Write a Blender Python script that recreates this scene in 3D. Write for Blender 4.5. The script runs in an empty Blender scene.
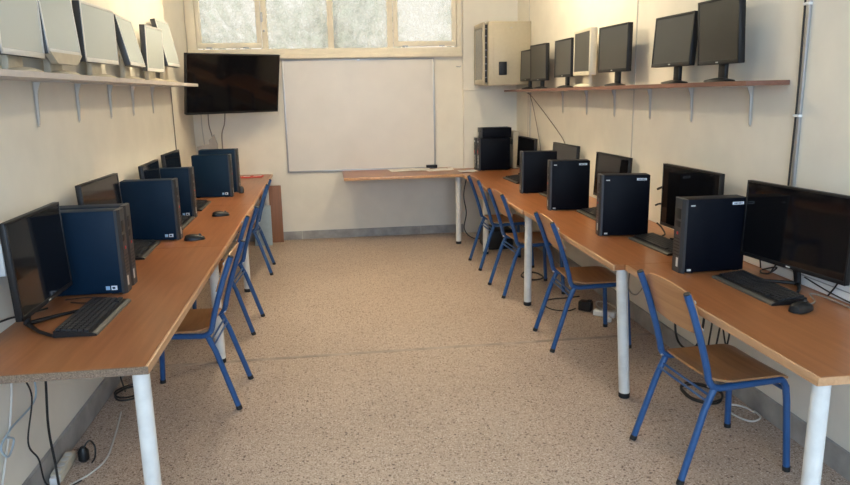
import bpy, bmesh, math, random
from math import sin, cos, pi, radians
from mathutils import Vector, Matrix, Euler
random.seed(7)
SC = bpy.context.scene
COL = SC.collection

# ------------------------------------------------------------------ materials
def new_mat(name):
    m = bpy.data.materials.new(name); m.use_nodes = True
    nt = m.node_tree
    return m, nt, nt.nodes['Principled BSDF']

def plain(name, col, rough=.5, metal=0., spec=.5, noise=.0, nscale=30, bump=0., coat=0.):
    m, nt, b = new_mat(name)
    b.inputs['Roughness'].default_value = rough
    b.inputs['Metallic'].default_value = metal
    b.inputs['Specular IOR Level'].default_value = spec
    b.inputs['Coat Weight'].default_value = coat
    tc = nt.nodes.new('ShaderNodeTexCoord')
    n = nt.nodes.new('ShaderNodeTexNoise'); n.inputs['Scale'].default_value = nscale
    n.inputs['Detail'].default_value = 4
    nt.links.new(tc.outputs['Object'], n.inputs['Vector'])
    r = nt.nodes.new('ShaderNodeValToRGB')
    k = noise
    r.color_ramp.elements[0].position = .3; r.color_ramp.elements[1].position = .7
    r.color_ramp.elements[0].color = (*[c*(1-k) for c in col], 1)
    r.color_ramp.elements[1].color = (*[min(1, c*(1+k)) for c in col], 1)
    nt.links.new(n.outputs['Fac'], r.inputs['Fac'])
    nt.links.new(r.outputs['Color'], b.inputs['Base Color'])
    if bump:
        bp = nt.nodes.new('ShaderNodeBump'); bp.inputs['Strength'].default_value = bump
        bp.inputs['Distance'].default_value = .004
        nt.links.new(n.outputs['Fac'], bp.inputs['Height']); nt.links.new(bp.outputs['Normal'], b.inputs['Normal'])
    return m

def wood(name, c1, c2, rough, axis='y', scale=1.0, spec=.5):
    m, nt, b = new_mat(name)
    b.inputs['Roughness'].default_value = rough
    b.inputs['Specular IOR Level'].default_value = spec
    tc = nt.nodes.new('ShaderNodeTexCoord'); mp = nt.nodes.new('ShaderNodeMapping')
    s = {'x': (1.2, 22, 22), 'y': (22, 1.2, 22), 'z': (22, 22, 1.2)}[axis]
    mp.inputs['Scale'].default_value = [v*scale for v in s]
    nt.links.new(tc.outputs['Object'], mp.inputs['Vector'])
    n = nt.nodes.new('ShaderNodeTexNoise'); n.inputs['Scale'].default_value = 2.2
    n.inputs['Detail'].default_value = 6; n.inputs['Distortion'].default_value = .6
    nt.links.new(mp.outputs['Vector'], n.inputs['Vector'])
    r = nt.nodes.new('ShaderNodeValToRGB')
    r.color_ramp.elements[0].position = .32; r.color_ramp.elements[1].position = .68
    r.color_ramp.elements[0].color = (*c1, 1); r.color_ramp.elements[1].color = (*c2, 1)
    nt.links.new(n.outputs['Fac'], r.inputs['Fac']); nt.links.new(r.outputs['Color'], b.inputs['Base Color'])
    return m

def terrazzo():
    m, nt, b = new_mat('terrazzo_floor')
    b.inputs['Roughness'].default_value = .42
    b.inputs['Specular IOR Level'].default_value = .35
    tc = nt.nodes.new('ShaderNodeTexCoord')
    def mix(fac, c_in, col):
        mx = nt.nodes.new('ShaderNodeMixRGB'); nt.links.new(fac, mx.inputs[0])
        nt.links.new(c_in, mx.inputs[1]); mx.inputs[2].default_value = (*col, 1)
        return mx.outputs[0]
    big = nt.nodes.new('ShaderNodeTexNoise'); big.inputs['Scale'].default_value = 1.3; big.inputs['Detail'].default_value = 5
    nt.links.new(tc.outputs['Object'], big.inputs['Vector'])
    r = nt.nodes.new('ShaderNodeValToRGB')
    r.color_ramp.elements[0].position = .3; r.color_ramp.elements[1].position = .7
    r.color_ramp.elements[0].color = (.465, .362, .285, 1); r.color_ramp.elements[1].color = (.54, .43, .342, 1)
    nt.links.new(big.outputs['Fac'], r.inputs['Fac'])
    c = r.outputs['Color']
    nz = nt.nodes.new('ShaderNodeTexNoise'); nz.inputs['Scale'].default_value = 60; nz.inputs['Detail'].default_value = 3
    nt.links.new(tc.outputs['Object'], nz.inputs['Vector'])
    sb = nt.nodes.new('ShaderNodeVectorMath'); sb.operation = 'MULTIPLY_ADD'
    nt.links.new(nz.outputs['Color'], sb.inputs[0]); sb.inputs[1].default_value = (.014, .014, .014)
    nt.links.new(tc.outputs['Object'], sb.inputs[2]); wob = sb
    for sc, thr, keep, col in ((58, .30, .55, (.20, .13, .095)), (105, .36, .50, (.31, .23, .17)), (90, .34, .60, (.66, .58, .49)), (150, .40, .50, (.27, .19, .14)), (40, .24, .82, (.15, .10, .075))):
        v = nt.nodes.new('ShaderNodeTexVoronoi'); v.inputs['Scale'].default_value = sc
        v.inputs['Randomness'].default_value = 1
        nt.links.new(wob.outputs[0], v.inputs['Vector'])
        lt = nt.nodes.new('ShaderNodeMath'); lt.operation = 'LESS_THAN'; lt.inputs[1].default_value = thr
        nt.links.new(v.outputs['Distance'], lt.inputs[0])
        sp = nt.nodes.new('ShaderNodeSeparateColor'); nt.links.new(v.outputs['Color'], sp.inputs[0])
        gt = nt.nodes.new('ShaderNodeMath'); gt.operation = 'GREATER_THAN'; gt.inputs[1].default_value = keep
        nt.links.new(sp.outputs[0], gt.inputs[0])
        mu = nt.nodes.new('ShaderNodeMath'); mu.operation = 'MULTIPLY'
        nt.links.new(lt.outputs[0], mu.inputs[0]); nt.links.new(gt.outputs[0], mu.inputs[1])
        c = mix(mu.outputs[0], c, col)
    nt.links.new(c, b.inputs['Base Color'])
    return m

def frosted():
    m = bpy.data.materials.new('frosted_glass'); m.use_nodes = True
    nt = m.node_tree; nt.nodes.clear()
    out = nt.nodes.new('ShaderNodeOutputMaterial')
    tr = nt.nodes.new('ShaderNodeBsdfTransparent'); tr.inputs[0].default_value = (.92, .93, .93, 1)
    rf = nt.nodes.new('ShaderNodeBsdfRefraction'); rf.inputs['IOR'].default_value = 1.12; rf.inputs['Roughness'].default_value = .10
    rf.inputs['Color'].default_value = (.93, .93, .92, 1)
    tl = nt.nodes.new('ShaderNodeBsdfTranslucent'); tl.inputs[0].default_value = (.82, .77, .66, 1)
    tc = nt.nodes.new('ShaderNodeTexCoord')
    n = nt.nodes.new('ShaderNodeTexNoise'); n.inputs['Scale'].default_value = 22; n.inputs['Detail'].default_value = 5
    nt.links.new(tc.outputs['Object'], n.inputs['Vector'])
    bp = nt.nodes.new('ShaderNodeBump'); bp.inputs['Strength'].default_value = .5; bp.inputs['Distance'].default_value = .01
    nt.links.new(n.outputs['Fac'], bp.inputs['Height']); nt.links.new(bp.outputs['Normal'], rf.inputs['Normal'])
    m1 = nt.nodes.new('ShaderNodeMixShader'); m2 = nt.nodes.new('ShaderNodeMixShader')
    m1.inputs[0].default_value = .55
    nt.links.new(tr.outputs[0], m1.inputs[1]); nt.links.new(rf.outputs[0], m1.inputs[2])
    mr = nt.nodes.new('ShaderNodeMapRange'); mr.inputs[1].default_value = .3; mr.inputs[2].default_value = .7
    mr.inputs[3].default_value = .15; mr.inputs[4].default_value = .42
    nt.links.new(n.outputs['Fac'], mr.inputs[0]); nt.links.new(mr.outputs[0], m2.inputs[0])
    nt.links.new(m1.outputs[0], m2.inputs[1]); nt.links.new(tl.outputs[0], m2.inputs[2])
    nt.links.new(m2.outputs[0], out.inputs[0])
    return m

def emitter(name, col, s):
    m = bpy.data.materials.new(name); m.use_nodes = True
    nt = m.node_tree; nt.nodes.clear()
    out = nt.nodes.new('ShaderNodeOutputMaterial'); e = nt.nodes.new('ShaderNodeEmission')
    e.inputs[0].default_value = (*col, 1); e.inputs[1].default_value = s
    nt.links.new(e.outputs[0], out.inputs[0]); return m

M = dict(
    wall=plain('painted_plaster', (.79, .745, .645), .75, noise=.035, nscale=5, bump=.08, spec=.25),
    ceil=plain('ceiling_paint', (.80, .77, .70), .85, noise=.02, spec=.2),
    skirt=plain('grey_marble', (.33, .315, .295), .35, noise=.30, nscale=7),
    floor=terrazzo(),
    joint=plain('floor_joint_filler', (.36, .30, .25), .5, noise=.35, nscale=9),
    frame=plain('cream_window_paint', (.82, .74, .58), .5, noise=.06, nscale=8),
    glass=frosted(),
    desk=wood('desk_laminate', (.285, .104, .036), (.365, .146, .055), .30, 'y', .8),
    deskx=wood('desk_laminate_across', (.285, .104, .036), (.365, .146, .055), .30, 'x', .8),
    edge=wood('desk_edge_strip', (.46, .25, .12), (.58, .34, .18), .3, 'y'),  # real strip, its colour lightened to paint in the bright edge highlight
    chip=plain('raw_chipboard', (.20, .14, .095), .85, noise=.5, nscale=220),
    leg=plain('white_leg_paint', (.70, .70, .67), .4, noise=.10, nscale=14),
    rubber=plain('black_rubber', (.012, .012, .013), .6),
    blue=plain('blue_tube_paint', (.018, .080, .225), .34, noise=.08, nscale=30),
    ply=wood('beech_plywood', (.31, .15, .06), (.42, .22, .095), .32, 'y', .9),
    plyb=wood('beech_plywood_back', (.42, .20, .08), (.52, .27, .12), .34, 'y', .9),
    steel=plain('bright_steel', (.6, .6, .62), .3, 1.),
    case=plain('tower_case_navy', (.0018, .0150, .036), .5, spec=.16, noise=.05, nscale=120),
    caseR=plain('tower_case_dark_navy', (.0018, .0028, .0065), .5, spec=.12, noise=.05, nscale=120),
    black=plain('black_plastic', (.009, .009, .010), .42, spec=.35, noise=.1, nscale=90),
    bezel=plain('dark_grey_plastic', (.035, .036, .038), .42, noise=.08, nscale=90),
    gloss=plain('gloss_black_screen', (.005, .005, .006), .06, spec=.38),
    matte=plain('matte_grey_screen', (.034, .032, .026), .28, spec=.65),
    lcd=plain('screen_painted_reflection', (.47, .51, .48), .25, spec=1.0),  # bright reflections on the screens painted into the base colour
    silver=plain('silver_grey_plastic', (.64, .63, .59), .38, noise=.03),
    beige=plain('beige_plastic', (.66, .60, .47), .45, noise=.03),
    tan=plain('yellowed_plastic', (.50, .44, .33), .45, noise=.1, nscale=18),
    cab=plain('cabinet_cream_metal', (.42, .37, .265), .42, noise=.03),
    cabglass=plain('smoked_glass_door', (.16, .16, .145), .15, spec=.6),
    keys=plain('key_caps', (.020, .021, .024), .45, noise=.2, nscale=150),
    kbedge=plain('keyboard_front_reflection', (.10, .095, .08), .4),  # reflection along the front edge painted as a lighter grey
    paper=plain('white_paper', (.78, .76, .73), .8, noise=.05, nscale=9),
    red=plain('red_card', (.60, .06, .05), .6, noise=.1),
    label=plain('sticker_white', (.75, .80, .85), .5),
    labelb=plain('sticker_pale_blue', (.30, .50, .70), .5),
    wb=plain('whiteboard_enamel', (.70, .655, .59), .35, noise=.04, nscale=3),
    alu=plain('grey_aluminium', (.42, .42, .42), .4, .6),
    shelf=wood('shelf_brown_board', (.17, .075, .048), (.23, .105, .07), .45, 'y'),
    shelfL=plain('shelf_grey_laminate', (.55, .50, .46), .45, noise=.04),
    brk=plain('bracket_grey_paint', (.52, .49, .44), .5),
    brown=wood('brown_hardboard', (.22, .095, .045), (.27, .12, .06), .5, 'z'),
    bluebd=plain('pale_blue_panel', (.36, .45, .50), .5, noise=.05),
    pvc=plain('white_pvc', (.80, .80, .78), .45),
    card=plain('grey_card', (.29, .26, .24), .75, noise=.08),
    cable=plain('black_cable', (.012, .012, .012), .5),
    cablew=plain('white_cable', (.62, .60, .55), .5),
    cableg=plain('grey_cable', (.22, .19, .16), .55),
    leaf=plain('tree_leaves', (.17, .14, .075), .6, noise=.5, nscale=3),
    bark=plain('tree_bark', (.11, .08, .06), .9, noise=.3),
    lamp=emitter('fill_light_glow', (1.0, .84, .58), 66.0),  # unseen warm source, added to stand in for back window light
    added_lamp_cool=emitter('fill_light_glow_cool', (.92, .96, 1.0), 2.0),  # unseen cool source, added as weak fill for the near half
    redmark=plain('red_button', (.55, .03, .03), .4),
)

# ------------------------------------------------------------------ mesh builder
class MB:
    def __init__(s): s.bm = bmesh.new()
    def box(s, c, d, rot=None, bev=0., seg=2):
        mt = Matrix.Translation(c)
        if rot is not None: mt = mt @ (rot if isinstance(rot, Matrix) else Euler(rot).to_matrix().to_4x4())
        mt = mt @ Matrix.Diagonal((d[0], d[1], d[2], 1))
        r = bmesh.ops.create_cube(s.bm, size=1, matrix=mt)
        if bev:
            es = list({e for v in r['verts'] for e in v.link_edges})
            bmesh.ops.bevel(s.bm, geom=es, offset=bev, segments=seg, affect='EDGES', profile=.5)
        return s
    def b2(s, lo, hi, bev=0.):
        return s.box([(a+b)/2 for a, b in zip(lo, hi)], [b-a for a, b in zip(lo, hi)], bev=bev)
    def ring(s, c, ax, r, seg, up=None):
        ax = Vector(ax).normalized()
        u = up if up is not None else ax.orthogonal().normalized()
        u = (u - ax*u.dot(ax)).normalized(); w = ax.cross(u)
        return [s.bm.verts.new(Vector(c)+r*(cos(2*pi*i/seg)*u+sin(2*pi*i/seg)*w)) for i in range(seg)], u
    def tube(s, pts, r, seg=8, smooth=0, cap=True):
        pts = [Vector(p) for p in pts]
        if smooth: pts = catmull(pts, smooth)
        up = None; prev = None
        for i, p in enumerate(pts):
            a = pts[max(i-1, 0)]; b = pts[min(i+1, len(pts)-1)]
            rr = r[i] if isinstance(r, (list, tuple)) else r
            rg, up = s.ring(p, b-a, rr, seg, up)
            if prev:
                for k in range(seg): s.bm.faces.new((prev[k], prev[(k+1) % seg], rg[(k+1) % seg], rg[k]))
            elif cap: s.bm.faces.new(rg[::-1])
            prev = rg
        if cap: s.bm.faces.new(prev)
        return s
    def cyl(s, a, b, r, seg=16, r2=None):
        return s.tube([a, b], [r, r2 if r2 is not None else r], seg)
    def lathe(s, prof, c=(0, 0, 0), seg=24, sx=1, sy=1):
        prev = None
        for rad, z in prof:
            rg = [s.bm.verts.new((c[0]+sx*rad*cos(2*pi*i/seg), c[1]+sy*rad*sin(2*pi*i/seg), c[2]+z)) for i in range(seg)]
            if prev:
                for k in range(seg): s.bm.faces.new((prev[k], prev[(k+1) % seg], rg[(k+1) % seg], rg[k]))
            else: s.bm.faces.new(rg[::-1])
            prev = rg
        s.bm.faces.new(prev); return s
    def grid(s, fn, nu, nv, th, dirv=None):
        """sheet with thickness: fn(u,v)->Vector; offset along dirv"""
        A = [[s.bm.verts.new(fn(i/nu, j/nv)) for j in range(nv+1)] for i in range(nu+1)]
        d = Vector(dirv)*th
        B = [[s.bm.verts.new(A[i][j].co+d) for j in range(nv+1)] for i in range(nu+1)]
        for i in range(nu):
            for j in range(nv):
                s.bm.faces.new((A[i][j], A[i+1][j], A[i+1][j+1], A[i][j+1]))
                s.bm.faces.new((B[i][j], B[i][j+1], B[i+1][j+1], B[i+1][j]))
        loop = [(i, 0) for i in range(nu)]+[(nu, j) for j in range(nv)]+[(i, nv) for i in range(nu, 0, -1)]+[(0, j) for j in range(nv, 0, -1)]
        for k in range(len(loop)):
            a, b = loop[k], loop[(k+1) % len(loop)]
            s.bm.faces.new((A[a[0]][a[1]], B[a[0]][a[1]], B[b[0]][b[1]], A[b[0]][b[1]]))
        return s
    def prism(s, poly, lo, hi, fn):
        """poly of 2-D points extruded lo..hi; fn(p,q,t)->3-D"""
        a = [s.bm.verts.new(fn(x, y, lo)) for x, y in poly]; b = [s.bm.verts.new(fn(x, y, hi)) for x, y in poly]
        n = len(poly); s.bm.faces.new(a[::-1]); s.bm.faces.new(b)
        for i in range(n): s.bm.faces.new((a[i], a[(i+1) % n], b[(i+1) % n], b[i]))
        return s
    def build(s, name, mat, parent=None, smooth=True, xf=None):
        if xf is not None: s.bm.transform(xf)
        bmesh.ops.recalc_face_normals(s.bm, faces=s.bm.faces)
        me = bpy.data.meshes.new(name); s.bm.to_mesh(me); s.bm.free()
        me.materials.append(mat)
        if smooth:
            for p in me.polygons: p.use_smooth = True
            try: me.set_sharp_from_angle(angle=radians(35))
            except Exception: pass
        o = bpy.data.objects.new(name, me); COL.objects.link(o)
        if parent: o.parent = parent
        return o

def catmull(p, n):
    out = []
    for i in range(len(p)-1):
        a, b, c, d = p[max(i-1, 0)], p[i], p[i+1], p[min(i+2, len(p)-1)]
        for k in range(n):
            t = k/n
            out.append(.5*((2*b)+(c-a)*t+(2*a-5*b+4*c-d)*t*t+(3*b-a-3*c+d)*t**3))
    return out+[p[-1]]

def thing(name, label, cat, loc=(0, 0, 0), rz=0., group=None):
    o = bpy.data.objects.new(name, None); COL.objects.link(o)
    o.empty_display_size = .05
    o.location = loc; o.rotation_euler = (0, 0, rz)
    return tag(o, label, cat, group)
def tag(o, label, cat, group=None):
    o['label'] = label; o['category'] = cat
    if group: o['group'] = group
    return o
def struct(o): o['kind'] = 'structure'; return o
def dup(root, loc, rz, label):
    r = root.copy(); COL.objects.link(r); r.location = loc; r.rotation_euler = (0, 0, rz); r['label'] = label
    for ch in root.children:
        c = ch.copy(); COL.objects.link(c); c.parent = r
        for g in ch.children:
            d = g.copy(); COL.objects.link(d); d.parent = c
    return r

# ------------------------------------------------------------------ room shell
RX, LX, BY, CH, RY = 2.12, -1.30, 7.98, 3.15, -1.6
LJ, LX2 = 6.26, -1.45            # left wall steps outwards near its far end
struct(MB().b2((LX2-.2, RY-.2, -.1), (RX+.2, BY+.2, 0)).build('floor', M['floor']))
struct(MB().b2((LX2-.2, RY-.2, CH), (RX+.2, BY+.2, CH+.1)).build('ceiling', M['ceil']))
w = MB(); w.prism([(LX, RY), (LX, LJ), (LX2, LJ), (LX2, BY+.2), (LX2-.25, BY+.2), (LX2-.25, RY)], 0, CH, lambda x, y, z: (x, y, z))
struct(w.build('wall_left', M['wall'], smooth=False))
struct(MB().b2((RX, RY, 0), (RX+.2, BY+.2, CH)).build('wall_right', M['wall'], smooth=False))
# back wall with the window opening
WX0, WX1, WZ0, WZ1 = -1.44, 1.49, 2.02, 2.98
w = MB(); w.b2((LX2, BY, 0), (RX, BY+.2, WZ0)); w.b2((LX2, BY, WZ1), (RX, BY+.2, CH)); w.b2((WX1, BY, WZ0), (RX, BY+.2, WZ1)); w.b2((LX2, BY, WZ0), (WX0, BY+.2, WZ1))
struct(w.build('wall_back', M['wall'], smooth=False))
# wall behind the viewer with a wide window opening
w = MB(); w.b2((LX, RY-.2, 0), (RX, RY, .9)); w.b2((LX, RY-.2, 2.8), (RX, RY, CH)); w.b2((LX, RY-.2, .9), (-1.0, RY, 2.8)); w.b2((1.8, RY-.2, .9), (RX, RY, 2.8))
struct(w.build('wall_front', M['wall'], smooth=False))
# shallow column at the right end of the back wall, with a thin ledge across it
struct(MB().b2((1.505, BY-.055, 0), (RX, BY, CH), .004).build('column_back', M['wall'], smooth=False))
struct(MB().b2((1.497, BY-.075, 1.622), (RX-.30, BY-.055, 1.640), .002).build('trim_1', M['wall']))
# skirting
struct(MB().b2((LX, RY, 0), (LX+.018, LJ, .115), .003).build('baseboard_left', M['skirt'], smooth=False))
struct(MB().b2((RX-.018, RY, 0), (RX, BY-.06, .115), .003).build('baseboard_right', M['skirt'], smooth=False))
w = MB(); w.b2((-1.43, BY-.014, 0), (-.36, BY, .095), .002); w.b2((-.357, BY-.014, 0), (1.0, BY, .095), .002); w.b2((1.003, BY-.014, 0), (1.505, BY, .095), .002)
struct(w.build('baseboard_back', M['skirt'], smooth=False))
# floor joint strip and the wall joints
struct(MB().b2((LX+.02, 4.27, -.002), (RX-.02, 4.305, .0012)).build('trim_2', M['joint'], smooth=False))
struct(MB().b2((RX-.004, 4.78, .12), (RX+.001, 4.792, CH)).build('trim_3', M['brk'], smooth=False))
struct(MB().b2((RX-.004, 7.45, .12), (RX+.001, 7.46, CH)).build('trim_4', M['brk'], smooth=False))
# back window
win = struct(bpy.data.objects.new('window_1', None)); COL.objects.link(win)
f = MB()
f.b2((WX0, BY-.05, WZ0), (WX1, BY+.10, WZ0+.075), .006)                       # sill
f.b2((WX0-.005, BY-.075, WZ0-.03), (WX1+.005, BY+.02, WZ0+.012), .006)        # nosing
f.b2((WX0, BY-.02, WZ1-.06), (WX1, BY+.10, WZ1), .004)
for x0, x1 in ((WX0, -1.345), (-.665, -.605), (.03, .095), (.675, .735), (1.44, WX1)):
    f.b2((x0, BY-.02, WZ0+.06), (x1, BY+.10, WZ1-.05), .006)
o = f.build('window_frame', M['frame'], win)
PN = ((-1.345, -.665, 1), (-.605, .03, 0), (.095, .675, 0), (.735, 1.44, 1))
for x0, x1, sash in PN:
    if sash:
        z0, z1, k = WZ0+.085, WZ1-.065, .055
        s_ = MB()
        s_.b2((x0+.006, BY-.035, z0), (x1-.006, BY+.02, z0+k), .006); s_.b2((x0+.006, BY-.035, z1-k), (x1-.006, BY+.02, z1), .006)
        s_.b2((x0+.006, BY-.034, z0+k-.01), (x0+k, BY+.019, z1-k+.01), .005); s_.b2((x1-k, BY-.034, z0+k-.01), (x1-.006, BY+.019, z1-k+.01), .005)
        so = s_.build('window_sash', M['frame'], win)
        h = MB()
        for hx in (x0+.13, x1-.17): h.box((hx, BY-.04, z0+.004), (.06, .02, .014), bev=.003)
        h.build('hinge', M['alu'], so)
        MB().b2((x0+k-.008, BY-.006, z0+k-.008), (x1-k+.008, BY, z1-k+.008)).build('window_pane', M['glass'], win, smooth=False)
    else:
        MB().b2((x0-.006, BY+.012, WZ0+.07), (x1+.006, BY+.018, WZ1-.055)).build('window_pane', M['glass'], win, smooth=False)
hd = MB(); hd.box((-.655, BY-.032, 2.42), (.018, .03, .10), bev=.004); hd.box((-.64, BY-.045, 2.28), (.02, .03, .02), bev=.004)
hd.build('window_handle', M['alu'], win)

# ------------------------------------------------------------------ trees outside
def tree(x, y, h, r, label, seed):
    rnd = random.Random(seed)
    t = thing('garden_tree', label, 'tree', (x, y, 0), 0, 'trees outside the frosted window')
    MB().tube([(0, 0, 0), (.05, .03, h*.4), (-.04, .05, h*.75), (0, 0, h)], [.13, .1, .07, .03], 10, 0).build('trunk', M['bark'], t)
    lf = MB()
    for i in range(1500):
        u = Vector((rnd.gauss(0, 1), rnd.gauss(0, 1), rnd.gauss(0, 1))).normalized()*r*rnd.random()**.45
        c = Vector((0, 0, h*.8))+Vector((u.x, u.y*.6, u.z*1.1))
        q = Euler((rnd.uniform(0, 6), rnd.uniform(0, 6), rnd.uniform(0, 6))).to_matrix()
        a = rnd.uniform(.05, .11)
        vs = [lf.bm.verts.new(c+q @ Vector(v)) for v in ((-a, 0, 0), (0, -a*.45, .01), (a, 0, 0), (0, a*.45, .01))]
        lf.bm.faces.new(vs)
    lf.build('foliage', M['leaf'], t, smooth=False)
tree(-2.4, 11.0, 3.3, 1.45, 'garden tree blurred behind the frosted pane above the television', 1)
tree(.2, 13.4, 3.2, 1.35, 'garden tree blurred behind the two fixed middle panes', 2)
tree(3.0, 11.0, 2.9, 1.35, 'garden tree blurred behind the pane beside the metal cabinet', 3)

# ------------------------------------------------------------------ desks
DZ, DT = .755, .028
def desk_top(t, x0, x1, y0, y1, side, mat='desk', edgemat='edge'):
    """laminate board; the aisle edge carries a rounded strip"""
    e = .012
    if side == 'R': bx, ex = (x0+e, x1), (x0, x0+e)
    else: bx, ex = (x0, x1-e), (x1-e, x1)
    b = MB().b2((bx[0], y0, DZ-DT), (bx[1], y1, DZ)).build('table_top', M[mat], t, smooth=False)
    MB().b2((ex[0], y0, DZ-DT-.003), (ex[1], y1, DZ+.0005), .004).build('edge_strip', M[edgemat], t)
    return b
def desk_leg(t, x, y, lean=0., r=.029):
    l = MB().cyl((x, y, .028), (x+lean, y, DZ-DT), r, 20).build('leg', M['leg'], t)
    MB().lathe([(r*.9, 0), (r*1.02, .004), (r*1.02, .03)], (x, y, 0), 20).build('rubber_foot', M['rubber'], l)
def desk(label, side, x0, x1, y0, y1, legs, cutend=False, mat='desk'):
    t = thing('computer_desk', label, 'desk', (0, 0, 0), 0, 'long wooden computer desks')
    desk_top(t, x0, x1, y0, y1, side, mat)
    for a in legs: desk_leg(t, *a)
    if cutend:
        MB().b2((x0+.001, y0-.004, DZ-DT), (x1-.001, y0, DZ-.001)).build('raw_end' if cutend is True else 'end_strip', M['chip' if cutend is True else 'edge'], t, smooth=False)
    return t
desk('desk by the right wall in front, with white leg at its free corner', 'R', 1.462, RX-.003, 1.862, 3.318, [(1.535, 1.935)], 'edge')
desk('second desk along the right wall, its white leg just behind the front chair', 'R', 1.400, RX-.003, 3.321, 5.018, [(1.515, 3.378, -.045)])
desk('third desk along the right wall, its white leg between two chairs', 'R', 1.388, RX-.003, 5.021, 6.748, [(1.458, 5.078)])
desk('far corner desk on the right carrying the stacked black computers', 'R', 1.378, RX-.003, 6.751, BY-.06, [(1.515, 6.82)])
desk('left front desk with chipped raw end and white leg at its corner', 'L', LX+.003, -.640, 2.335, 4.238, [(-.685, 2.40)], True)
desk('middle desk along the left wall under the two computer mice', 'L', LX+.003, -.640, 4.241, 5.818, [(-.735, 4.285)])
desk('far left desk ending at the back wall below the television', 'L', LX+.003, -.645, 5.821, BY-.003, [(-.745, 5.89), (-.717, 7.80)])
t = thing('wall_table', 'narrow wooden table along the back wall below the whiteboard', 'table')
MB().b2((.125, 7.272, DZ-DT+.012), (1.374, BY-.003, DZ+.012)).build('table_top', M['deskx'], t, smooth=False)
MB().b2((.125, 7.262, DZ-DT+.010), (1.374, 7.272, DZ+.0125), .003).build('edge_strip', M['edge'], t)
desk_leg(t, 1.335, 7.36)

# ------------------------------------------------------------------ chairs (local +x = the way the sitter faces, y across, origin between the rear feet)
def make_chair(label):
    t = thing('school_chair', label, 'chair', (0, 0, 0), 0, 'blue tube and plywood classroom chairs')
    TR = .0145
    for s in (-1, 1):
        y = .187*s
        MB().tube([(.108, y*.985, .452), (.088, y*.985, .535), (.035, y*.985, .70), (-.012, y*.985, .822)], TR, 10, 4).build('upright', M['blue'], t)
        MB().tube([(.108, y*.985, .452), (.120, y, .428), (.147, y, .413), (.2, y, .410), (.415, y, .418), (.447, y, .414), (.467, y*1.01, .386)], TR, 10, 4).build('seat_rail', M['blue'], t)
        l = MB().tube([(.467, y*1.01, .388), (.475, y*1.03, .32), (.495, y*1.09, .022)], TR, 10).build('leg', M['blue'], t)
        MB().cyl((.4952, y*1.091, .022), (.4965, y*1.095, 0), .0158, 12).build('rubber_foot', M['rubber'], l)
        l = MB().tube([(.135, y*.99, .406), (.10, y*1.0, .325), (.006, y*1.06, .022)], TR, 10).build('leg', M['blue'], t)
        MB().cyl((.0055, y*1.061, .020), (-.001, y*1.065, 0), .0158, 12).build('rubber_foot', M['rubber'], l)
        MB().box((.118, y*.97, .422), (.02, .014, .012), bev=.003).build('weld_plate', M['steel'], t)
        MB().cyl((-.010, y*.985, .818), (-.0135, y*.985, .8265), .0138, 12).build('end_plug', M['rubber'], t)
    for dx, dz in ((.106, .358), (.121, .378)):
        MB().cyl((dx, -.186, dz), (dx, .186, dz), .0055, 8).build('stretcher', M['blue'], t)
    MB().cyl((.467, -.188, .371), (.467, .188, .371), .009, 10).build('crossbar', M['blue'], t)
    # curved plywood seat, rounded corners, lip rolling down at the front
    def sf(u, v):
        a = 2*v-1
        x = .127+.355*u
        hw = .19*(1-.16*max(0, (.22-u)/.22)**2-.05*max(0, (u-.9)/.1)**2)
        z = .4265+.004*abs(a)**2-.012*sin(pi*min(1, u*1.15))*(1-a*a)*.8-.016*max(0, (u-.8)/.2)**2+.010*max(0, (.2-u)/.2)
        return Vector((x, a*hw, z))
    MB().grid(sf, 16, 14, .010, (0, 0, 1)).build('seat', M['ply'], t)
    def bf(u, v):
        a = 2*u-1
        z0, z1 = .632+.006*a*a, .842-.026*a*a-.010*max(0, abs(a)-.75)/.25
        z = z0+(z1-z0)*v
        x = .035+(.70-z)*.36+.0145-.013*(1-a*a)
        return Vector((x-.0, a*.183*(1-.05*abs(2*v-1)**3), z))
    MB().grid(bf, 14, 8, .007, (1, 0, .3)).build('backrest', M['plyb'], t)
    for s in (-1, 1):
        for z in (.665, .785):
            x = .035+(.70-z)*.36+.0250
            MB().box((x, s*.176, z), (.006, .014, .014), rot=(0, radians(-20), 0), bev=.002).build('rivet', M['steel'], t)
    return t
ch = make_chair('blue school chair in front at the right desk, nearest the viewer')
ch.location = (1.380, 2.722, 0); ch.scale = (1.02, 1.02, 1.01); ch.rotation_euler.z = radians(4)
RC = [((1.342, 4.288, 0), -1, 'blue school chair second from the viewer along the right desks'),
      ((1.308, 5.490, 0), 3, 'blue school chair third from the viewer along the right desks'),
      ((1.312, 6.385, 0), 2, 'blue school chair farthest back in the right row, beside the corner desk leg')]
for loc, a, lb in RC: dup(ch, loc, radians(a), lb)
LC = [((-.532, 3.786, 0), 180-2.5, 'blue school chair pushed under the left desk, nearest the viewer'),
      ((-.570, 4.972, 0), 180-4, 'blue school chair in the middle of the left row'),
      ((-.588, 6.613, 0), 180+1, 'blue school chair farthest back in the left row, before the brown board')]
for loc, a, lb in LC: dup(ch, loc, radians(a), lb)

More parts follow.
